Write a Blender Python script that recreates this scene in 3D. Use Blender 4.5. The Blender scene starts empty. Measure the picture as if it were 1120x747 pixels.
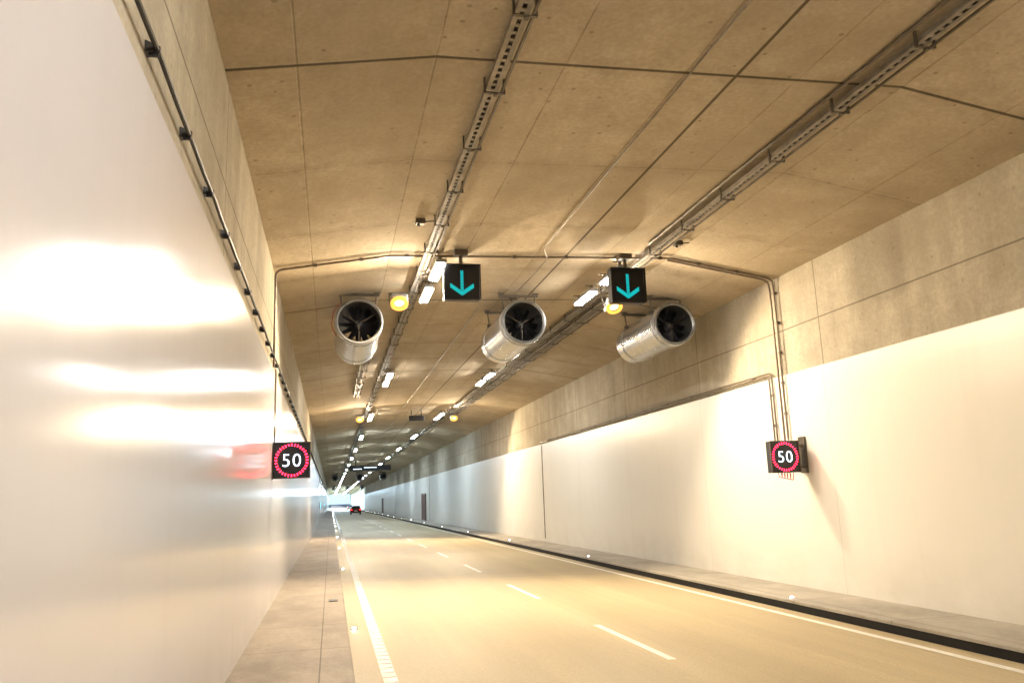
import bpy, bmesh, math, random
from mathutils import Vector, Matrix
random.seed(4)
sc = bpy.context.scene
COL = sc.collection
Y0, Y1 = -45.0, 380.0

# ------------------------------------------------------------------ nodes
def new_mat(name):
    m = bpy.data.materials.new(name); m.use_nodes = True
    nt = m.node_tree
    b = nt.nodes['Principled BSDF']
    return m, nt, b
def sock(nt, s, v):
    if isinstance(v, (int, float)): s.default_value = v
    elif isinstance(v, (tuple, list)): s.default_value = v
    else: nt.links.new(v, s)
def mth(nt, op, a, b=None, c=None, clamp=False):
    n = nt.nodes.new('ShaderNodeMath'); n.operation = op; n.use_clamp = clamp
    sock(nt, n.inputs[0], a)
    if b is not None: sock(nt, n.inputs[1], b)
    if c is not None: sock(nt, n.inputs[2], c)
    return n.outputs[0]
def mixc(nt, f, a, b, mode='MIX'):
    n = nt.nodes.new('ShaderNodeMix'); n.data_type = 'RGBA'; n.blend_type = mode
    sock(nt, n.inputs[0], f)
    sock(nt, n.inputs[6], a if not isinstance(a, tuple) else (*a[:3], 1))
    sock(nt, n.inputs[7], b if not isinstance(b, tuple) else (*b[:3], 1))
    return n.outputs[2]
def posn(nt):
    g = nt.nodes.new('ShaderNodeNewGeometry')
    s = nt.nodes.new('ShaderNodeSeparateXYZ'); nt.links.new(g.outputs['Position'], s.inputs[0])
    return g.outputs['Position'], s.outputs
def noise(nt, vec, scale=(1, 1, 1), detail=3, rough=.55, lo=None, hi=None, nscale=1.0):
    mp = nt.nodes.new('ShaderNodeMapping'); mp.inputs['Scale'].default_value = scale
    nt.links.new(vec, mp.inputs[0])
    n = nt.nodes.new('ShaderNodeTexNoise'); n.inputs['Scale'].default_value = nscale
    n.inputs['Detail'].default_value = detail; n.inputs['Roughness'].default_value = rough
    nt.links.new(mp.outputs[0], n.inputs['Vector'])
    if lo is None: return n.outputs['Fac']
    r = nt.nodes.new('ShaderNodeMapRange')
    nt.links.new(n.outputs['Fac'], r.inputs[0])
    r.inputs[1].default_value = lo; r.inputs[2].default_value = hi
    return r.outputs[0]
def smooth_line(nt, d, w):
    r = nt.nodes.new('ShaderNodeMapRange'); r.interpolation_type = 'SMOOTHSTEP'
    nt.links.new(d, r.inputs[0])
    r.inputs[1].default_value = w * .4; r.inputs[2].default_value = w
    r.inputs[3].default_value = 1; r.inputs[4].default_value = 0
    return r.outputs[0]
def line(nt, coord, period, off, w):
    return smooth_line(nt, mth(nt, 'PINGPONG', mth(nt, 'SUBTRACT', coord, off), period / 2), w)
def single(nt, coord, at, w):
    return smooth_line(nt, mth(nt, 'ABSOLUTE', mth(nt, 'SUBTRACT', coord, at)), w)
def bump(nt, b, h, dist=.01, strength=.5):
    n = nt.nodes.new('ShaderNodeBump'); n.inputs['Distance'].default_value = dist
    n.inputs['Strength'].default_value = strength
    nt.links.new(h, n.inputs['Height']); nt.links.new(n.outputs[0], b.inputs['Normal'])
def simple(name, col, rough=.5, metal=0.0, var=.15, ns=8):
    m, nt, b = new_mat(name)
    p, _ = posn(nt)
    f = noise(nt, p, nscale=ns, lo=.3, hi=.7, detail=2)
    nt.links.new(mixc(nt, f, tuple(c * (1 - var) for c in col), tuple(min(1, c * (1 + var)) for c in col)), b.inputs['Base Color'])
    b.inputs['Roughness'].default_value = rough
    b.inputs['Metallic'].default_value = metal
    return m
def emis(name, col, s, lamp=False, base=.6):
    m, nt, b = new_mat(name)
    b.inputs['Base Color'].default_value = (*[c * base for c in col], 1)
    b.inputs['Emission Color'].default_value = (*col, 1)
    b.inputs['Emission Strength'].default_value = s
    if not lamp: m.cycles.emission_sampling = 'NONE'
    return m

def concrete(name, col, kind):
    m, nt, b = new_mat(name)
    p, s = posn(nt)
    big = noise(nt, p, (.5, .35, .5), 4, .65, .34, .66)
    med = noise(nt, p, (2.6, 2.0, 2.6), 4, .75, .36, .64)
    fine = noise(nt, p, (18, 18, 18), 2, .6, .3, .7)
    dk = tuple(c * .80 for c in col); lt = (col[0] * 1.12, col[1] * 1.15, col[2] * 1.2)
    c = mixc(nt, big, dk, lt)
    c = mixc(nt, mth(nt, 'MULTIPLY', med, .45), c, tuple(x * .70 for x in col))
    c = mixc(nt, mth(nt, 'MULTIPLY', fine, .35), c, tuple(x * .5 for x in col))
    vor = nt.nodes.new('ShaderNodeTexVoronoi'); vor.inputs['Scale'].default_value = 3.6
    nt.links.new(p, vor.inputs['Vector'])
    if kind == 'ceiling':
        l1 = line(nt, s[1], 10.0, 7.25, .035)
        l2 = line(nt, s[1], 2.5, 2.25, .016)
        l3 = line(nt, s[0], 1.35, 1.0, .014)
        l2w = line(nt, s[1], 2.5, 2.25, .22)
        l4 = single(nt, s[0], 4.3, .03)
        cx = mth(nt, 'FLOOR', mth(nt, 'DIVIDE', mth(nt, 'SUBTRACT', s[0], 1.0), 1.35))
        cy = mth(nt, 'FLOOR', mth(nt, 'DIVIDE', mth(nt, 'SUBTRACT', s[1], 2.25), 2.5))
        cmb = nt.nodes.new('ShaderNodeCombineXYZ'); nt.links.new(cx, cmb.inputs[0]); nt.links.new(cy, cmb.inputs[1])
        wn = nt.nodes.new('ShaderNodeTexWhiteNoise'); nt.links.new(cmb.outputs[0], wn.inputs['Vector'])
        c = mixc(nt, mth(nt, 'MULTIPLY', wn.outputs['Value'], .2), c, tuple(x * .62 for x in col))
        c = mixc(nt, mth(nt, 'MULTIPLY', l2w, mth(nt, 'MULTIPLY', med, .3)), c, tuple(x * .5 for x in col))
        hole = mth(nt, 'LESS_THAN', vor.outputs['Distance'], .095)
        c = mixc(nt, mth(nt, 'MULTIPLY', hole, .5), c, tuple(x * .3 for x in col))
        faint = mth(nt, 'MAXIMUM', l2, l3)
        c = mixc(nt, mth(nt, 'MULTIPLY', faint, mth(nt, 'MULTIPLY_ADD', med, .5, .08)), c, tuple(x * .3 for x in col))
        c = mixc(nt, mth(nt, 'MULTIPLY', mth(nt, 'MAXIMUM', l1, l4), .8), c, (.04, .03, .02))
        allm = mth(nt, 'MAXIMUM', l1, faint)
    else:
        l1 = line(nt, s[1], 5.0, 2.6, .02)
        l2 = single(nt, s[2], 5.02, .018)
        strk = noise(nt, p, (1.5, 1.9, .22), 4, .65, .38, .66)
        c = mixc(nt, mth(nt, 'MULTIPLY', strk, .38), c, tuple(x * .45 for x in col))
        allm = mth(nt, 'MAXIMUM', l1, l2)
        c = mixc(nt, mth(nt, 'MULTIPLY', allm, .7), c, tuple(x * .25 for x in col))
        c = mixc(nt, mth(nt, 'MULTIPLY', mth(nt, 'LESS_THAN', vor.outputs['Distance'], .09), .4), c, tuple(x * .4 for x in col))
    nt.links.new(c, b.inputs['Base Color'])
    b.inputs['Roughness'].default_value = .9
    b.inputs['Specular IOR Level'].default_value = .05
    bump(nt, b, mth(nt, 'SUBTRACT', mth(nt, 'MULTIPLY', fine, .2), allm), .010, .5)
    return m

def paint(name, col, rough, seam, wave, coat):
    m, nt, b = new_mat(name)
    p, s = posn(nt)
    strk = noise(nt, p, (2, 2.4, .25), 4, .65, .5, .8)
    c = mixc(nt, mth(nt, 'MULTIPLY', strk, .10), col, (.45, .39, .32))
    low = nt.nodes.new('ShaderNodeMapRange'); nt.links.new(s[2], low.inputs[0])
    low.inputs[1].default_value = .2; low.inputs[2].default_value = 1.1
    low.inputs[3].default_value = .3; low.inputs[4].default_value = 0
    nz = noise(nt, p, (1.2, 1.2, 2), 4, .6, .25, .75)
    c = mixc(nt, mth(nt, 'MULTIPLY', low.outputs[0], nz), c, (.36, .30, .23))
    if seam:
        l1 = line(nt, s[1], seam, 2.6, .008)
        c = mixc(nt, mth(nt, 'MULTIPLY', l1, .35), c, (.2, .17, .13))
    nt.links.new(c, b.inputs['Base Color'])
    b.inputs['Roughness'].default_value = rough
    b.inputs['Specular IOR Level'].default_value = coat
    wav = noise(nt, p, (.2, .14, 2.2), 1, .5)
    fin = noise(nt, p, (.5, .8, 16), 1, .5)
    bump(nt, b, mth(nt, 'MULTIPLY_ADD', fin, .07, wav), wave, 1.0)
    return m

def asphalt():
    m, nt, b = new_mat('road_asphalt')
    p, s = posn(nt)
    st = noise(nt, p, (2.2, .035, 1), 4, .6, .30, .70)
    big = noise(nt, p, (.7, .16, 1), 4, .6, .36, .64)
    fine = noise(nt, p, (32, 32, 32), 2, .7, .3, .7)
    c = mixc(nt, st, (.43, .345, .195), (.60, .50, .31))
    c = mixc(nt, mth(nt, 'MULTIPLY', big, .45), c, (.39, .31, .18))
    c = mixc(nt, mth(nt, 'MULTIPLY', fine, .4), c, (.28, .22, .13))
    l = line(nt, s[1], 27.0, 20.0, .03)
    c = mixc(nt, mth(nt, 'MULTIPLY', l, .4), c, (.08, .06, .04))
    nt.links.new(c, b.inputs['Base Color'])
    rr = nt.nodes.new('ShaderNodeMapRange'); nt.links.new(st, rr.inputs[0])
    rr.inputs[3].default_value = .48; rr.inputs[4].default_value = .60
    nt.links.new(rr.outputs[0], b.inputs['Roughness'])
    b.inputs['Specular IOR Level'].default_value = .38
    bump(nt, b, fine, .005, .5)
    return m

def slabs(name, col, period):
    m, nt, b = new_mat(name)
    p, s = posn(nt)
    big = noise(nt, p, (1.1, .6, 1), 5, .7, .34, .66)
    fine = noise(nt, p, (25, 25, 25), 3, .7, .3, .7)
    c = mixc(nt, big, tuple(x * .66 for x in col), tuple(x * 1.15 for x in col))
    c = mixc(nt, mth(nt, 'MULTIPLY', fine, .4), c, tuple(x * .45 for x in col))
    l = line(nt, s[1], period, .4, .012)
    cyl = mth(nt, 'FLOOR', mth(nt, 'DIVIDE', mth(nt, 'SUBTRACT', s[1], .4), period))
    wn = nt.nodes.new('ShaderNodeTexWhiteNoise'); wn.noise_dimensions = '1D'
    nt.links.new(cyl, wn.inputs['W'])
    c = mixc(nt, mth(nt, 'MULTIPLY', wn.outputs['Value'], .28), c, tuple(x * .6 for x in col))
    ll = mth(nt, 'MAXIMUM', l, mth(nt, 'MAXIMUM', single(nt, s[0], -.1, .01), single(nt, s[0], 7.66, .012)))
    c = mixc(nt, mth(nt, 'MULTIPLY', ll, .55), c, (.03, .025, .02))
    nt.links.new(c, b.inputs['Base Color'])
    b.inputs['Roughness'].default_value = .7
    bump(nt, b, mth(nt, 'SUBTRACT', mth(nt, 'MULTIPLY', fine, .3), ll), .006, .6)
    return m

M_ceil = concrete('ceiling_concrete', (.48, .395, .275), 'ceiling')
M_wall = concrete('wall_concrete', (.49, .43, .325), 'wall')
M_paintL = paint('glossy_white_paint', (.64, .63, .655), .16, 0, .006, .85)
M_paintR = paint('cream_white_paint', (.75, .73, .665), .32, 5.0, .006, .5)
M_road = asphalt()
M_walk = slabs('pavement_concrete', (.41, .345, .27), 1.9)
M_walk2 = slabs('pavement_concrete_grey', (.46, .42, .35), 2.4)
M_black = simple('dark_kerb', (.006, .005, .004), .95, 0, .3)
M_line = simple('white_line_paint', (.82, .80, .74), .55, 0, .1, 5)
M_galv = simple('galvanised_steel', (.64, .65, .66), .27, .9, .1, 5)
M_tray = simple('tray_steel', (.25, .22, .18), .5, .5, .25, 6)
M_galvd = simple('weathered_steel', (.12, .10, .075), .5, .5, .25, 6)
M_cable = simple('black_cable', (.010, .010, .010), .5)
M_blk = simple('black_housing', (.015, .015, .017), .4)
M_face = simple('black_display', (.004, .004, .005), .35)
M_grey = simple('grey_housing', (.25, .24, .22), .5)
M_conduit = simple('conduit_steel', (.17, .135, .10), .45, .4)
M_inner = simple('fan_interior', (.008, .008, .009), .8)
M_mouth = simple('fan_mouth_metal', (.20, .20, .20), .4, .7)
M_blade = simple('fan_blade_metal', (.07, .07, .08), .4, .5)
M_hub = simple('fan_hub_paint', (.035, .035, .04), .5)
M_red = simple('red_paint', (.35, .03, .02), .4)
M_door = simple('door_paint', (.09, .03, .025), .5)
M_glass = simple('car_glass', (.01, .012, .015), .08)
M_tyre = simple('tyre_rubber', (.02, .02, .02), .8)
M_rim = simple('rim_metal', (.5, .5, .5), .3, .9)
E_warm = emis('lamp_white_diffuser', (1.0, .94, .86), 178, True)
E_cool = emis('lamp_cool_diffuser', (.70, .86, 1.0), 220, True)
E_far = emis('lamp_boosted_diffuser', (.55, .80, 1.0), 2800, True)  # far lamps overdriven, standing in for daylight glow on walls near the exit
E_sod = emis('lamp_amber_lens', (1.0, .66, .20), 7)
E_halo = emis('lamp_amber_halo', (1.0, .45, .07), 1.5)  # emissive stand-in for the amber glow halo around the flood lens
E_cyan = emis('cyan_led', (.0, .60, .60), 1.0, base=.1)
E_white = emis('white_led', (.72, .86, 1.0), 3)
E_redl = emis('red_led', (1.0, .010, .040), 34, base=.1)
E_stud = emis('stud_led', (.95, .97, 1.0), 60)
E_tail = emis('tail_light_red', (1, .03, .02), 4)
E_panel = emis('cyan_panel', (.25, .8, 1.0), 4)
M_grass = simple('grass_ground', (.07, .09, .04), .9, 0, .4, .5)

# ------------------------------------------------------------------ mesh helpers
def finish(bm, name, mat, parent=None, loc=(0, 0, 0), smooth=False, bevel=0):
    if bevel:
        bmesh.ops.bevel(bm, geom=bm.edges[:], offset=bevel, segments=2, affect='EDGES', profile=.5)
    bmesh.ops.recalc_face_normals(bm, faces=bm.faces[:])
    me = bpy.data.meshes.new(name); bm.to_mesh(me); bm.free()
    if smooth:
        for p in me.polygons: p.use_smooth = True
        try: me.set_sharp_from_angle(angle=math.radians(35))
        except Exception: pass
    me.materials.append(mat)
    o = bpy.data.objects.new(name, me); COL.objects.link(o)
    o.location = loc
    if parent: o.parent = parent
    return o
def box(bm, c, s, rot=None):
    r = bmesh.ops.create_cube(bm, size=1)
    M = Matrix.Translation(c) @ (rot.to_4x4() if rot else Matrix()) @ Matrix.Diagonal((*s, 1))
    bmesh.ops.transform(bm, matrix=M, verts=r['verts'])
def obox(name, c, s, mat, parent=None, bevel=0, loc=(0, 0, 0)):
    bm = bmesh.new(); box(bm, c, s); return finish(bm, name, mat, parent, loc, bevel=bevel)
def tube(bm, pts, r, seg=10):
    pts = [Vector(p) for p in pts]; rings = []
    for i, p in enumerate(pts):
        if i == 0: d = pts[1] - p
        elif i == len(pts) - 1: d = p - pts[i - 1]
        else: d = (pts[i + 1] - p).normalized() + (p - pts[i - 1]).normalized()
        d.normalize()
        up = Vector((0, 0, 1)) if abs(d.z) < .9 else Vector((0, 1, 0))
        a = d.cross(up).normalized(); b = a.cross(d).normalized()
        rings.append([bm.verts.new(p + r * (math.cos(t) * a + math.sin(t) * b)) for t in [2 * math.pi * k / seg for k in range(seg)]])
    for q in range(len(rings) - 1):
        R0, R1 = rings[q], rings[q + 1]
        best = min(range(seg), key=lambda k: (R1[k].co - R0[0].co - (pts[q + 1] - pts[q])).length)
        R1[:] = R1[best:] + R1[:best]
        for k in range(seg):
            bm.faces.new((R0[k], R0[(k + 1) % seg], R1[(k + 1) % seg], R1[k]))
    bm.faces.new(rings[0]); bm.faces.new(rings[-1][::-1])
def bend(pts, rad, n=5):
    pts = [Vector(p) for p in pts]; out = [pts[0]]
    for i in range(1, len(pts) - 1):
        a = (pts[i - 1] - pts[i]).normalized(); c = (pts[i + 1] - pts[i]).normalized()
        p0 = pts[i] + a * rad; p2 = pts[i] + c * rad
        for k in range(n + 1):
            t = k / n
            out.append((1 - t) ** 2 * p0 + 2 * t * (1 - t) * pts[i] + t * t * p2)
    out.append(pts[-1]); return out
def revolve(bm, prof, seg=48, axis='Y'):
    rings = []
    for r, y in prof:
        rings.append([bm.verts.new((r * math.cos(2 * math.pi * k / seg), y, r * math.sin(2 * math.pi * k / seg))) for k in range(seg)])
    n = len(rings)
    for i in range(n):
        A, B = rings[i], rings[(i + 1) % n]
        for k in range(seg):
            bm.faces.new((A[k], A[(k + 1) % seg], B[(k + 1) % seg], B[k]))
def prism(prof, y0, y1, name, mat, parent=None, ny=1):
    bm = bmesh.new(); rings = []
    for j in range(ny + 1):
        y = y0 + (y1 - y0) * j / ny
        rings.append([bm.verts.new((x, y, z)) for x, z in prof])
    n = len(prof)
    for j in range(ny):
        for k in range(n):
            bm.faces.new((rings[j][k], rings[j][(k + 1) % n], rings[j + 1][(k + 1) % n], rings[j + 1][k]))
    bm.faces.new(rings[0]); bm.faces.new(rings[-1][::-1])
    return finish(bm, name, mat, parent)
def empty(name, loc):
    o = bpy.data.objects.new(name, None); o.empty_display_size = .3; COL.objects.link(o); o.location = loc
    return o
def tag(o, label, cat, group=None):
    o['label'] = label; o['category'] = cat
    if group: o['group'] = group
def copy_tree(o, parent=None, loc=None):
    n = o.copy(); COL.objects.link(n)
    if parent: n.parent = parent
    if loc is not None: n.location = loc
    for ch in list(o.children): copy_tree(ch, n)
    return n
def dup(o, parent, loc):
    c = o.copy(); COL.objects.link(c); c.parent = parent; c.location = loc; return c
def structure(o): o['kind'] = 'structure'

def road_z(x): return .2 - .0277 * (x - .17)
CP = [(-1.0, 6.03), (1.0, 6.36), (6.4, 6.48), (8.65, 6.10)]
def ceil_z(x):
    for (a, b), (c, d) in zip(CP, CP[1:]):
        if x <= c: return b + (d - b) * (x - a) / (c - a)
    return CP[-1][1]

# ------------------------------------------------------------------ setting
bm = bmesh.new(); bmesh.ops.create_grid(bm, x_segments=2, y_segments=2, size=3000)
g = finish(bm, 'ground', M_grass, loc=(0, 0, -.35)); structure(g)
o = prism([(.24, -.3), (7.45, -.3), (7.45, road_z(7.45)), (.24, road_z(.24))], Y0 - 60, Y1 + 600, 'road', M_road); structure(o)
o = prism([(-1.0, -.3), (.235, -.3), (.235, .355), (.215, .375), (-1.0, .375)], Y0, Y1, 'pavement', M_walk); structure(o)
o = prism([(7.56, -.3), (8.65, -.3), (8.65, .16), (7.475, .16), (7.462, .15), (7.462, .112), (7.56, .112)], Y0, Y1, 'pavement', M_walk2); structure(o)
o = prism([(7.470, -.3), (7.556, -.3), (7.556, .108), (7.470, .108)], Y0, Y1, 'kerb', M_black); structure(o)
def strip(bm, x0, x1, y0, y1):
    v = [bm.verts.new((x, y, road_z(x) + .004)) for x, y in ((x0, y0), (x1, y0), (x1, y1), (x0, y1))]
    bm.faces.new(v)
bm = bmesh.new()
strip(bm, .54, .69, Y0, Y1); strip(bm, 7.03, 7.16, Y0, Y1)
y = 9.1 - 6.15 * 8
while y < Y1: strip(bm, 3.80, 3.91, y, y + 2.75); y += 6.15
y = 2.0
while y < 60:
    box(bm, (.615, y, road_z(.615) + .006), (.14, .05, .008)); y += .25
o = finish(bm, 'lane_marking', M_line); structure(o)

ce = prism(CP + [(8.65, 7.1), (-1.0, 7.1)], Y0, Y1, 'tunnel_ceiling', M_ceil)
tag(ce, 'brown board-marked concrete ceiling folded down to the walls', 'ceiling')
wl = prism([(-1.5, -.3), (-1.003, -.3), (-1.003, 7.1), (-1.5, 7.1)], Y0, Y1, 'tunnel_wall', M_wall)
tag(wl, 'concrete tunnel wall with tall glossy white painted cladding', 'wall')
prism([(-1.0, .378), (-.965, .378), (-.965, 4.23), (-1.0, 4.25)], Y0, Y1, 'cladding', M_paintL, wl)
wr = prism([(8.653, -.3), (9.15, -.3), (9.15, 7.1), (8.653, 7.1)], Y0, Y1, 'tunnel_wall', M_wall)
tag(wr, 'concrete tunnel wall with cream painted lower half', 'wall')
prism([(8.62, .163), (8.65, .163), (8.65, 4.15), (8.62, 4.13)], Y0, Y1, 'cladding', M_paintR, wr)
j0 = obox('expansion_joint', (0, 0, 2.2), (.012, .10, 3.8), M_galvd, wr, loc=(8.612, 32.6, 0))
for y in (72.6, 112.6): dup(j0, wr, (8.612, y, 0))

# ------------------------------------------------------------------ cable trays
def cable_tray(x, y0, y1, w, label, ncab):
    z = ceil_z(x) - .12
    t = empty('cable_tray', (x, y0, z)); tag(t, label, 'cable tray', 'cable trays under the ceiling')
    L = y1 - y0
    bm = bmesh.new()
    for sx in (-1, 1):
        box(bm, (sx * w / 2, L / 2, .015), (.010, L, .045))
        box(bm, (sx * (w / 2 - .022), L / 2, -.009), (.044, L, .004))
    n = int(min(L, 120) / .12)
    for i in range(n): box(bm, (0, .07 + i * .12, -.002), (w - .012, .05, .008))
    finish(bm, 'ladder', M_tray, t)
    bm = bmesh.new()
    for i in range(ncab):
        cx = -w / 2 + .04 + (w - .08) * i / max(1, ncab - 1)
        nn = int(L / 2)
        tube(bm, [(cx + random.uniform(-.008, .008), L * k / nn, .02) for k in range(nn + 1)], .013, 6)
    finish(bm, 'cable', M_cable, t)
    bm = bmesh.new(); box(bm, (w / 2 + .035, L / 2, -.03), (.025, L, .025)); finish(bm, 'mounting_rail', M_galvd, t)
    nb = int(min(L, 97) / 1.4)
    bm = bmesh.new()
    box(bm, (-w / 2 - .02, 0, .03), (.02, .03, .17)); box(bm, (w / 2 + .06, 0, .03), (.02, .03, .17))
    box(bm, (.02, 0, -.054), (w + .10, .03, .012)); box(bm, (.03, 0, -.07), (.04, .05, .025))
    b0 = finish(bm, 'bracket', M_galvd, t, (0, .6, 0))
    for i in range(1, nb): dup(b0, t, (0, .6 + i * 1.4, 0))
    return t
cable_tray(1.64, 0, Y1 - 5, .13, 'galvanised ladder tray with black cables below the ceiling', 3)
cable_tray(5.80, 0, Y1 - 5, .13, 'galvanised ladder tray with black cables below the ceiling', 3)
cable_tray(6.2, 17, 42, .26, 'short wide cable tray beside the main tray', 5)
cable_tray(.95, 24, 33, .2, 'short cable tray hanging beside the main tray', 3)

# ------------------------------------------------------------------ tube luminaires
def luminaire(mat):
    t = empty('tunnel_lamp', (0, 0, 0))
    bm = bmesh.new(); box(bm, (0, 0, 0), (.19, 1.16, .07)); finish(bm, 'housing', M_grey, t, bevel=.012)
    bm = bmesh.new(); box(bm, (0, 0, -.05), (.155, 1.06, .028)); finish(bm, 'diffuser', mat, t)
    bm = bmesh.new()
    for yy in (-.42, .42):
        box(bm, (0, yy, .08), (.05, .05, .10)); box(bm, (0, yy, .12), (.26, .04, .015))
    box(bm, (0, 0, .05), (.03, .9, .03))
    finish(bm, 'bracket', M_galvd, t)
    return t
LT = {'w': luminaire(E_warm), 'c': luminaire(E_cool), 'f': luminaire(E_far)}
first = {'w': True, 'c': True, 'f': True}
def place_l(kind, loc):
    T = LT[kind]
    if first[kind]: T.location = loc; first[kind] = False; n = T
    else: n = copy_tree(T, None, loc)
    tag(n, 'long white tube lamp hanging beside the cable tray', 'lamp', 'tube lamps along the tunnel ceiling')
for k in range(-2, 30):
    yc = 14.8 + 12.4 * k
    for x in (1.86, 5.24):
        if yc < Y1 - 6:
            for dy in ((-.85, .85) if yc < 100 else (0,)):
                place_l('w' if yc < 45 else ('c' if yc < 215 else 'f'), (x, yc + dy, 6.12))

def flood():
    t = empty('flood_lamp', (0, 0, 0))
    bm = bmesh.new(); box(bm, (0, 0, 0), (.34, .34, .12)); finish(bm, 'housing', M_grey, t, bevel=.03)
    bm = bmesh.new(); revolve(bm, [(.001, -.030), (.05, -.026), (.085, -.015), (.10, 0), (.001, .0)], 24)
    bmesh.ops.rotate(bm, cent=(0, 0, 0), matrix=Matrix.Rotation(math.radians(90), 3, 'X'), verts=bm.verts)
    finish(bm, 'lens', E_sod, t, (0, -.02, -.074), smooth=True)
    bm = bmesh.new(); revolve(bm, [(.103, -.005), (.175, .035), (.18, .03), (.18, -.005), (.15, -.01)], 24)  # added glowing ring, imitates the halo around the lens
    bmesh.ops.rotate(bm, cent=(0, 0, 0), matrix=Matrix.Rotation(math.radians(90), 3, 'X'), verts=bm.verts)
    finish(bm, 'halo_ring', E_halo, t, (0, -.02, -.110), smooth=True)
    bm = bmesh.new()
    for sx in (-1, 1): box(bm, (sx * .19, 0, .1), (.015, .05, .28))
    box(bm, (0, 0, .235), (.40, .06, .02)); finish(bm, 'bracket', M_galvd, t)
    ld = bpy.data.lights.new('bulb', 'SPOT'); ld.energy = 1200; ld.color = (1, .79, .52)
    ld.spot_size = math.radians(165); ld.spot_blend = .35; ld.shadow_soft_size = .06
    lo = bpy.data.objects.new('bulb', ld); COL.objects.link(lo); lo.parent = t; lo.location = (0, -.02, -.22)
    t.rotation_euler = (math.radians(-38), 0, 0)
    return t
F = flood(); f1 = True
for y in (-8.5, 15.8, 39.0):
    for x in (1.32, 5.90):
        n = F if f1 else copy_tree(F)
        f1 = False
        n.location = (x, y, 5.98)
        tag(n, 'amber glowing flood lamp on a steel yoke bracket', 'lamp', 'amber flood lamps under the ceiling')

# ------------------------------------------------------------------ jet fans
def jet_fan():
    t = empty('jet_fan', (0, 0, 0))
    R = .47; L = 2.5
    bm = bmesh.new()
    pr = [(R - .02, .0), (R, .03)]
    for yy in (.22, 2.1): pr += [(R, yy), (R + .018, yy), (R + .018, yy + .03), (R, yy + .03)]
    pr += [(R, L - .03), (R - .03, L), (R - .055, L - .03), (R - .055, .06)]
    revolve(bm, pr, 56); finish(bm, 'casing', M_galv, t, smooth=True)
    bm = bmesh.new(); revolve(bm, [(R - .058, .045), (R - .065, .045), (R - .065, L - .05), (R - .058, L - .05)], 48)
    finish(bm, 'silencer_lining', M_inner, t, smooth=True)
    bm = bmesh.new(); revolve(bm, [(R - .02, -.012), (R + .008, -.005), (R + .008, .03), (R + .002, .04), (R + .002, .008), (R - .05, .04), (R - .055, .03)], 56)
    finish(bm, 'bell_mouth', M_mouth, t, smooth=True)
    imp = empty('impeller', (0, .42, 0)); imp.parent = t
    bm = bmesh.new(); revolve(bm, [(.001, -.16), (.04, -.15), (.075, -.11), (.095, -.04), (.10, .5), (.001, .5)], 32)
    finish(bm, 'hub', M_hub, imp, smooth=True)
    bm = bmesh.new()
    n = 6; rows = []
    for i in range(n + 1):
        r = .09 + (R - .075 - .09) * i / n
        tw = math.radians(60 - 32 * i / n); ch = .07 + .02 * i / n
        rows.append([bm.verts.new((sx * ch * math.sin(tw) + .02 * i / n, sx * ch * math.cos(tw), r)) for sx in (-1, -.3, .4, 1)])
    for i in range(n):
        for k in range(3): bm.faces.new((rows[i][k], rows[i][k + 1], rows[i + 1][k + 1], rows[i + 1][k]))
    bmesh.ops.solidify(bm, geom=bm.faces[:], thickness=.01)
    b0 = finish(bm, 'blade', M_blade, imp, smooth=True)
    for i in range(1, 12):
        c = dup(b0, imp, (0, 0, 0)); c.rotation_euler = (0, 2 * math.pi * i / 12, 0)
    bm = bmesh.new()
    for a in range(3):
        th = math.radians(30 + 120 * a)
        p = Vector((math.cos(th), 0, math.sin(th)))
        tube(bm, [p * .02 + Vector((0, .22, 0)), p * (R - .07) + Vector((0, .22, 0))], .008, 8)
    finish(bm, 'guard_strut', M_galvd, t)
    bm = bmesh.new()
    for sx in (-1, 1):
        tube(bm, [(sx * .33, 0, .33), (sx * .38, 0, .72)], .018, 8)
        box(bm, (sx * .34, 0, .34), (.09, .08, .08))
        box(bm, (sx * .38, 0, .71), (.14, .12, .02))
    box(bm, (0, 0, .66), (.86, .06, .05))
    s0 = finish(bm, 'suspension_bracket', M_galvd, t, (0, .45, 0)); dup(s0, t, (0, 2.05, 0))
    bm = bmesh.new(); box(bm, (.30, 1.25, .42), (.16, .24, .12)); finish(bm, 'terminal_box', M_grey, t, bevel=.01)
    return t
JF = jet_fan(); JF.location = (.53, 15.9, 5.58)
tag(JF, 'galvanised cylindrical jet fan near the white wall', 'fan', 'jet fans hung under the ceiling')
for x, lab in ((3.94, 'galvanised cylindrical jet fan hung over the middle of the road'), (7.36, 'galvanised cylindrical jet fan near the cream wall')):
    n = copy_tree(JF, None, (x, 15.9, 5.62)); tag(n, lab, 'fan', 'jet fans hung under the ceiling')
for yy in (118, 200):
    for x in (.53, 3.94, 7.34):
        n = copy_tree(JF, None, (x, yy, 5.60)); tag(n, 'distant jet fan hung under the concrete ceiling', 'fan', 'jet fans hung under the ceiling')
bm = bmesh.new(); tube(bm, bend([(.2, 16.9, 6.25), (.02, 16.7, 5.95), (-.02, 16.5, 5.6), (.08, 16.4, 5.38)], .08), .008, 8)
c1 = finish(bm, 'power_cable', M_red, smooth=True)
tag(c1, 'thin red power cable looping beside the jet fan', 'cable')

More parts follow.
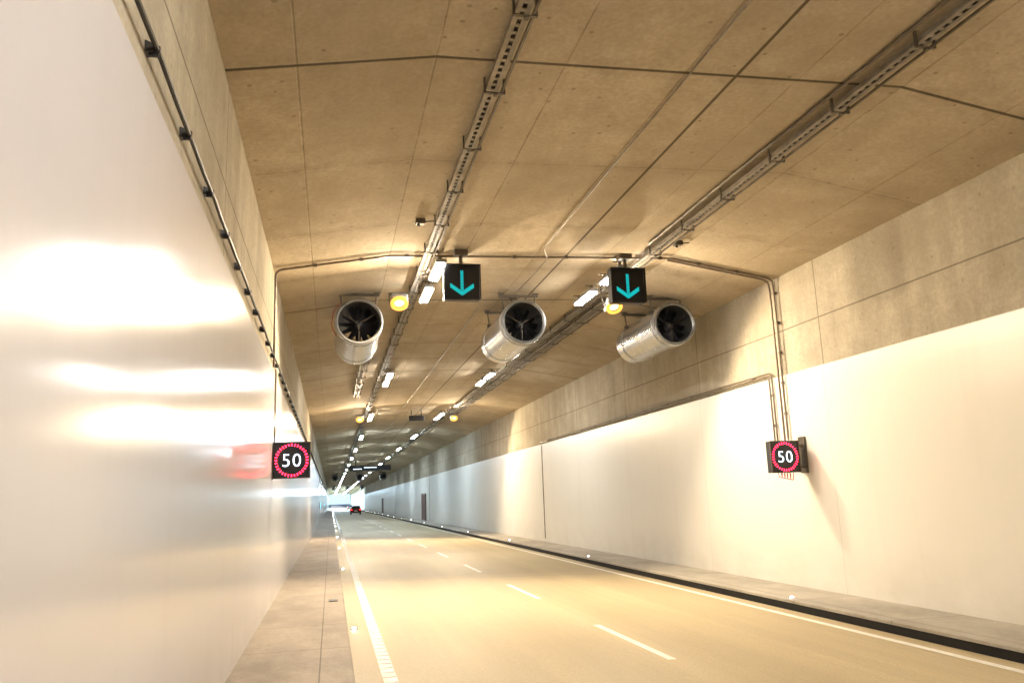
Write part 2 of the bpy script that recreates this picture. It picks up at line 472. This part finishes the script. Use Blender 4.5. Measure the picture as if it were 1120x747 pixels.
# ------------------------------------------------------------------ lane signs
def lane_sign():
    t = empty('lane_signal', (0, 0, 0))
    bm = bmesh.new(); box(bm, (0, .09, 0), (.64, .16, .64)); finish(bm, 'housing', M_blk, t, bevel=.012)
    bm = bmesh.new()
    for c, s in (((0, -.03, .31), (.66, .10, .012)), ((-.325, -.02, 0), (.012, .07, .63)), ((.325, -.02, 0), (.012, .07, .63))): box(bm, c, s)
    finish(bm, 'visor', M_blk, t)
    obox('display', (0, .006, 0), (.58, .006, .58), M_face, t)
    bm = bmesh.new()
    st = .028
    def led(x, z, s=.021): box(bm, (x, -.001, z), (s, .008, s))
    for i in range(13):
        for k in (-.5, .5): led(k * st, .20 - i * st)
    for s in (-1, 1):
        for r in range(3):
            for i in range(9):
                led(s * (.012 + i * .0235), -.225 + i * .0165 + r * .027)
    finish(bm, 'arrow', E_cyan, t)
    bm = bmesh.new(); tube(bm, [(0, .09, .31), (0, .09, .6)], .035, 10)
    box(bm, (0, .09, .335), (.2, .12, .02)); finish(bm, 'hanger_tube', M_galvd, t)
    bm = bmesh.new(); box(bm, (0, .09, .555), (.24, .2, .10)); finish(bm, 'hanger_plate', M_galvd, t, bevel=.01)
    return t
LS = lane_sign(); LS.location = (2.24, 13.5, 5.77)
tag(LS, 'black square lane signal with cyan down arrow', 'lane signal', 'lane signals hung under the ceiling')
n = copy_tree(LS, None, (5.20, 13.1, 5.67)); tag(n, 'black square lane signal with cyan down arrow', 'lane signal', 'lane signals hung under the ceiling')

# ------------------------------------------------------------------ speed signs
def text_mesh(txt, size, bold):
    cu = bpy.data.curves.new('txt', 'FONT'); cu.body = txt; cu.size = size; cu.offset = bold
    cu.align_x = 'CENTER'; cu.align_y = 'CENTER'; cu.extrude = .003; cu.space_character = 1.12
    ob = bpy.data.objects.new('txt', cu); COL.objects.link(ob)
    bpy.context.view_layer.update()
    dg = bpy.context.evaluated_depsgraph_get()
    me = bpy.data.meshes.new_from_object(ob.evaluated_get(dg))
    bpy.data.objects.remove(ob)
    me.transform(Matrix.Rotation(math.radians(90), 4, 'X'))
    return me
def speed_sign():
    t = empty('speed_limit_sign', (0, 0, 0))
    bm = bmesh.new(); box(bm, (0, .09, 0), (.60, .16, .60)); finish(bm, 'housing', M_blk, t, bevel=.012)
    bm = bmesh.new()
    for c, s in (((0, .0, .298), (.62, .03, .012)), ((0, .0, -.298), (.62, .03, .012)), ((-.303, .0, 0), (.012, .03, .582)), ((.303, .0, 0), (.012, .03, .582))): box(bm, c, s)
    finish(bm, 'frame', M_galvd, t)
    obox('display', (0, .006, 0), (.575, .006, .575), M_face, t)
    bm = bmesh.new()
    for rad, nn, rr in ((.266, 32, .0085), (.244, 32, .0080)):
        for i in range(nn):
            a = 2 * math.pi * i / nn
            r = bmesh.ops.create_circle(bm, cap_ends=True, radius=rr, segments=8)
            bmesh.ops.transform(bm, matrix=Matrix.Translation((rad * math.cos(a), -.001, rad * math.sin(a))) @ Matrix.Rotation(math.radians(90), 4, 'X'), verts=r['verts'])
    finish(bm, 'red_ring', E_redl, t)
    me = text_mesh('50', .31, -.003); me.name = 'numerals'; me.materials.clear(); me.materials.append(E_white)
    xs = [v.co.x for v in me.vertices]; zs = [v.co.z for v in me.vertices]
    me.transform(Matrix.Translation((-(max(xs) + min(xs)) / 2, -.001, -(max(zs) + min(zs)) / 2)))
    o = bpy.data.objects.new('numerals', me); COL.objects.link(o); o.parent = t
    return t
S1 = speed_sign(); S1.location = (-.65, 14.0, 2.745)
tag(S1, 'black square LED sign showing 50 on white wall', 'speed limit sign', 'LED speed limit signs on the walls')
S2 = copy_tree(S1, None, (8.14, 13.32, 2.55)); S2.scale = (.96, .96, .96)
tag(S2, 'black square LED sign showing 50 on cream wall', 'speed limit sign', 'LED speed limit signs on the walls')
bm = bmesh.new()
for z in (-.2, .2): box(bm, (-.32, .1, z), (.09, .05, .05))
box(bm, (-.318, .1, 0), (.03, .12, .62)); finish(bm, 'wall_bracket', M_galvd, S1)
bm = bmesh.new()
for z in (-.2, .2): box(bm, (.39, .1, z), (.18, .05, .05))
box(bm, (.475, .14, .03), (.03, .22, .70)); box(bm, (.33, .2, .03), (.17, .03, .5)); finish(bm, 'wall_bracket', M_galvd, S2)
bm = bmesh.new()
for i in range(5):
    x = -.12 + i * .06
    tube(bm, bend([(x, .1, -.29), (x + .01, .1, -.38 - .015 * i), (x + .08, .12, -.40 - .01 * i), (x + .1, .12, -.29)], .03), .008, 6)
finish(bm, 'connection_cable', M_red, S2, smooth=True)
bm = bmesh.new()
for z in (-.1, .05, .18): tube(bm, bend([(-.31, .05, z), (-.36, .05, z - .05), (-.36, .05, z - .12), (-.31, .06, z - .15)], .03), .008, 6)
finish(bm, 'connection_cable', M_red, S1, smooth=True)

# ------------------------------------------------------------------ conduits
def conduit(paths, label, r=.020, mat=M_conduit, clamps=()):
    t = empty('conduit', paths[0][0])
    base = Vector(paths[0][0])
    tag(t, label, 'conduit', 'steel conduits')
    for p in paths:
        bm = bmesh.new(); tube(bm, bend([Vector(q) - base for q in p], .12), r, 10)
        finish(bm, 'pipe', mat, t, smooth=True)
    if clamps:
        a = obox('clamp', (0, 0, 0), (.07, .055, .055), M_galvd, t, bevel=.006, loc=Vector(clamps[0]) - base)
        for c in clamps[1:]: dup(a, t, Vector(c) - base)
yc = 13.85
zz = lambda x: ceil_z(x) - .035
conduit([[(-.96, yc, 4.3), (-.96, yc, zz(-.96)), (1.0, yc, zz(1.0)), (6.4, yc, zz(6.4)), (8.57, yc, zz(8.57)), (8.57, yc, 2.88)],
         [(6.4, yc + .12, zz(6.4)), (8.52, yc + .12, zz(8.52)), (8.56, yc + .12, 5.95), (8.57, yc + .12, 2.86)]],
        'steel conduit pair crossing the ceiling and down the wall', .020,
        clamps=[(x, yc, zz(x)) for x in (-.3, .5, 1.3, 2.3, 3.3, 4.3, 5.3, 6.2, 7.0, 7.8)] + [(8.61, yc + .05, z) for z in (3.4, 4.0, 4.6, 5.2, 5.8)])
conduit([[(8.58, 32.6, 4.20), (8.58, 14.35, 4.20), (8.58, 14.35, 2.75)], [(8.58, 32.6, 4.25), (8.58, 14.25, 4.25), (8.58, 14.25, 2.75)]],
        'steel conduit along the cladding edge bending down to sign', .018,
        clamps=[(8.62, 15 + i * 1.5, 4.225) for i in range(12)] + [(8.6, 14.3, z) for z in (3.2, 3.8)])
conduit([[(-.94, 14.1, 4.3), (-.94, 14.1, 3.0)]], 'thin conduit running down the white wall to sign', .015)
conduit([[(3.74, 0, ceil_z(3.74) - .02), (3.74, 13.4, ceil_z(3.74) - .02), (3.95, 13.9, 6.38), (3.95, 15.2, 6.38), (3.75, 16.0, 6.2)]], 'thin pale conduit along the ceiling joint', .010, M_tray,
        clamps=[])
conduit([[(3.35, 18, ceil_z(3.35) - .03), (3.35, 90, ceil_z(3.35) - .03)]], 'thin conduit along the ceiling beyond the fans', .012, M_tray)
conduit([[(5.62, 0, 6.43), (5.62, 13.0, 6.43)]], 'steel pipe beside the main cable tray', .022, M_galvd)

t = empty('wall_cable', (-.945, 0, 4.47)); tag(t, 'black radiating cable on stand-off clamps along wall', 'cable')
bm = bmesh.new()
pts = [(random.uniform(-.004, .004), -6 + 1.04 * k * .5, -.008 * (k % 2) + random.uniform(-.003, .003)) for k in range(300)]
tube(bm, pts, .016, 8); finish(bm, 'cable', M_cable, t, smooth=True)
bm = bmesh.new()
v = [bm.verts.new(c) for c in ((-.057, -.035, -.035), (-.057, .035, -.035), (-.057, .035, .035), (-.057, -.035, .035), (.018, -.012, -.015), (.018, .012, -.015), (.018, .012, .015), (.018, -.012, .015))]
for f in ((0, 1, 2, 3), (4, 7, 6, 5), (0, 4, 5, 1), (1, 5, 6, 2), (2, 6, 7, 3), (3, 7, 4, 0)): bm.faces.new([v[i] for i in f])
box(bm, (-.015, 0, -.028), (.05, .02, .03))
b0 = finish(bm, 'clamp', M_blk, t, (0, .12, 0))
for k in range(1, 98): dup(b0, t, (0, .12 + 1.04 * k, 0))

for i, (x, y, lab) in enumerate(((1.35, 12.0, 'small junction box beside the cable tray'), (6.15, 12.9, 'small junction box beside the cable tray'), (3.95, 16.9, 'small junction box on ceiling between fans'))):
    t = empty('junction_box', (x, y, ceil_z(x) - .001)); tag(t, lab, 'junction box', 'ceiling junction boxes')
    obox('housing', (0, 0, -.045), (.15, .13, .08), M_galvd, t, bevel=.012)
    bm = bmesh.new(); tube(bm, [(-.03, 0, -.08), (-.03, 0, -.12)], .02, 12); tube(bm, [(.07, 0, -.04), (.15, 0, -.03), (.22, 0, -.02)], .009, 8)
    finish(bm, 'cable_gland', M_blk, t, smooth=True)

t = empty('hanging_panel', (4.1, 39.5, 6.0)); tag(t, 'small dark box hung from the ceiling', 'panel')
obox('housing', (0, 0, 0), (.75, .12, .26), M_blk, t, bevel=.02)
bm = bmesh.new(); [tube(bm, [(s * .25, 0, .1), (s * .25, 0, .42)], .02, 8) for s in (-1, 1)]; finish(bm, 'hanger', M_galvd, t)
t = empty('message_sign', (4.0, 86, 5.55)); tag(t, 'long dark message sign hung across the road', 'sign')
obox('housing', (0, 0, 0), (4.3, .3, .55), M_blk, t, bevel=.03)
bm = bmesh.new()
for i in range(12): box(bm, (-.6 + i * .11, -.155, .06), (.07, .01, .09))
for i in range(8): box(bm, (-1.7 + i * .11, -.155, -.08), (.07, .01, .09))
finish(bm, 'display', E_white, t)
bm = bmesh.new(); [tube(bm, [(s * 1.5, 0, .2), (s * 1.5, 0, .9)], .05, 8) for s in (-1, 1)]; finish(bm, 'hanger', M_galvd, t)

for y in (77.0, 140.0):
    t = empty('emergency_door', (8.615, y, .165)); tag(t, 'dark reddish double emergency door in the cream wall', 'door', 'emergency doors')
    obox('leaf', (-.02, 0, 1.2), (.05, 3.2, 2.35), M_door, t, bevel=.01)
    bm = bmesh.new()
    for c, s in (((-.03, -1.66, 1.2), (.09, .10, 2.4)), ((-.03, 1.66, 1.2), (.09, .10, 2.4)), ((-.03, 0, 2.44), (.09, 3.42, .08))): box(bm, c, s)
    finish(bm, 'frame', M_galvd, t)
    obox('handle', (-.07, .35, 1.05), (.05, .16, .04), M_galv, t, bevel=.008)
for x, y in ((-.92, 72.0), (-.92, 118)):
    t = empty('guidance_light', (x, y, 1.9)); tag(t, 'cyan glowing emergency light on the white wall', 'light', 'cyan wall lights')
    obox('housing', (0, .05, 0), (.08, .3, .6), M_grey, t, bevel=.01)
    obox('display', (.045, .0, 0), (.012, .26, .54), E_panel, t)

# ------------------------------------------------------------------ LED studs
def stud():
    t = empty('road_stud', (0, 0, 0))
    bm = bmesh.new(); revolve(bm, [(.001, 0), (.06, 0), (.05, .018), (.03, .025), (.001, .025)], 20)
    bmesh.ops.rotate(bm, cent=(0, 0, 0), matrix=Matrix.Rotation(math.radians(90), 3, 'X'), verts=bm.verts)
    finish(bm, 'body', M_galv, t, smooth=True)
    obox('led', (0, -.035, .026), (.05, .03, .018), E_stud, t)
    return t
ST = stud(); f1 = True
for k in range(0, 18):
    y = 1.3 + 11.1 * k
    for x, z in ((.34, road_z(.34)), (7.60, .16)):
        n = ST if f1 else copy_tree(ST); f1 = False
        n.location = (x, y + (.3 if x > 1 else 0), z + .002)
        n.scale = (.75,) * 3 if x > 1 else (1, 1, 1)
        tag(n, 'small round LED marker with white light', 'road stud', 'LED markers along the kerbs')
t = empty('access_cover', (.05, 14.6, .377)); tag(t, 'dark steel access cover set in the pavement', 'cover')
obox('frame', (0, 0, .002), (.16, .3, .008), M_galvd, t); obox('lid', (0, 0, .009), (.12, .26, .006), M_blk, t, bevel=.002)

# ------------------------------------------------------------------ cars
def car(paint_m, van=False):
    t = empty('car', (0, 0, 0))
    W = .88
    prof = [(-2.1, .28), (-2.15, .55), (-2.1, .9), (-1.95, .98), (1.0, .95), (1.95, .80), (2.1, .62), (2.12, .3)]
    bm = bmesh.new(); rings = []
    for x, sh in ((-W, .06), (-W + .1, 0), (W - .1, 0), (W, .06)):
        rings.append([bm.verts.new((x, yy * (1 - sh * .4), z - (sh if z > .8 else 0))) for yy, z in prof])
    for a in range(3):
        for k in range(len(prof)):
            bm.faces.new((rings[a][k], rings[a][(k + 1) % len(prof)], rings[a + 1][(k + 1) % len(prof)], rings[a + 1][k]))
    bm.faces.new(rings[0]); bm.faces.new(rings[-1][::-1])
    finish(bm, 'body', paint_m, t, smooth=True)
    hh = 1.46 if not van else 1.95
    def cab(w0, w1, pr, name, mat):
        bm = bmesh.new()
        A = [bm.verts.new(((-w0 if z < 1.1 else -w1), yy, z)) for yy, z in pr]; B = [bm.verts.new(((w0 if z < 1.1 else w1), yy, z)) for yy, z in pr]
        for k in range(len(pr)): bm.faces.new((A[k], A[(k + 1) % len(pr)], B[(k + 1) % len(pr)], B[k]))
        bm.faces.new(A); bm.faces.new(B[::-1]); return finish(bm, name, mat, t)
    cab(.80, .64, [(-1.95, .93), (-1.6, hh - .03), (.2, hh - .03), (1.0, .93)], 'windows', M_glass)
    cab(.66, .62, [(-1.62, hh - .045), (-1.5, hh), (.1, hh), (.22, hh - .045)], 'roof', paint_m)
    for sx in (-1, 1):
        obox('tail_light', (sx * .72, -2.14, .80), (.24, .06, .16), E_tail, t, bevel=.01)
    obox('number_plate', (0, -2.16, .62), (.5, .02, .11), M_line, t)
    obox('bumper', (0, -2.13, .40), (1.7, .12, .2), M_blk, t, bevel=.03)
    for sx in (-1, 1):
        for yy in (-1.35, 1.35):
            w = empty('wheel', (sx * .78, yy, .32)); w.parent = t
            bm = bmesh.new(); bmesh.ops.create_cone(bm, cap_ends=True, segments=28, radius1=.32, radius2=.32, depth=.2)
            bmesh.ops.rotate(bm, cent=(0, 0, 0), matrix=Matrix.Rotation(math.radians(90), 3, 'Y'), verts=bm.verts); finish(bm, 'tyre', M_tyre, w, bevel=.02)
            bm = bmesh.new(); bmesh.ops.create_cone(bm, cap_ends=True, segments=20, radius1=.2, radius2=.18, depth=.22)
            bmesh.ops.rotate(bm, cent=(0, 0, 0), matrix=Matrix.Rotation(math.radians(90), 3, 'Y'), verts=bm.verts); finish(bm, 'rim', M_rim, w)
    return t
P1 = simple('car_paint_red', (.09, .012, .012), .25); P2 = simple('car_paint_dark', (.03, .035, .045), .25)
c = car(P1); c.location = (4.1, 142, road_z(4.1)); tag(c, 'dark red hatchback driving away with tail lights lit', 'car', 'cars driving away')
c = car(P2); c.location = (5.7, 250, road_z(5.7)); tag(c, 'dark car far along the road near the exit', 'car', 'cars driving away')

# ------------------------------------------------------------------ daylight outside
w = bpy.data.worlds.new('World'); sc.world = w; w.use_nodes = True
nt = w.node_tree; bg = nt.nodes['Background']
sky = nt.nodes.new('ShaderNodeTexSky'); sky.sky_type = 'NISHITA'; sky.sun_disc = False
sky.sun_elevation = math.radians(45); sky.sun_rotation = math.radians(60); sky.dust_density = .2; sky.ozone_density = 4
nt.links.new(mixc(nt, 1.0, sky.outputs[0], (.8, 1.2, 1.9), 'MULTIPLY'), bg.inputs[0]); bg.inputs[1].default_value = .15
sd = bpy.data.lights.new('sun', 'SUN'); sd.energy = 4; sd.angle = math.radians(.5); sd.color = (1, .95, .87)
so = bpy.data.objects.new('sun', sd); COL.objects.link(so)
dirv = Vector((math.sin(math.radians(60)) * math.cos(math.radians(45)), math.cos(math.radians(60)) * math.cos(math.radians(45)), math.sin(math.radians(45))))
so.rotation_euler = dirv.to_track_quat('Z', 'Y').to_euler()

# ------------------------------------------------------------------ camera
VX, VY, f, roll = 362.0, 551.0, 871.0, .037
y_l = Vector((VX - 560, -(VY - 373.5), -f)).normalized()
tn = (-y_l.y * math.cos(roll) + y_l.x * math.sin(roll)) / (-y_l.z)
th = math.atan(tn)
z_l = Vector((-math.sin(roll) * math.cos(th), math.cos(roll) * math.cos(th), -math.sin(th)))
z_l = (z_l - z_l.dot(y_l) * y_l).normalized()
x_l = y_l.cross(z_l)
R = Matrix((x_l, y_l, z_l))
cd = bpy.data.cameras.new('camera'); co = bpy.data.objects.new('camera', cd); COL.objects.link(co)
cd.sensor_width = 36; cd.lens = f / 1120 * 36; cd.clip_end = 6000; cd.clip_start = .05
co.matrix_world = Matrix.Translation((0, 0, 2.0)) @ R.to_4x4()
sc.camera = co
sc.view_settings.view_transform = 'Standard'; sc.view_settings.look = 'None'; sc.view_settings.exposure = 0
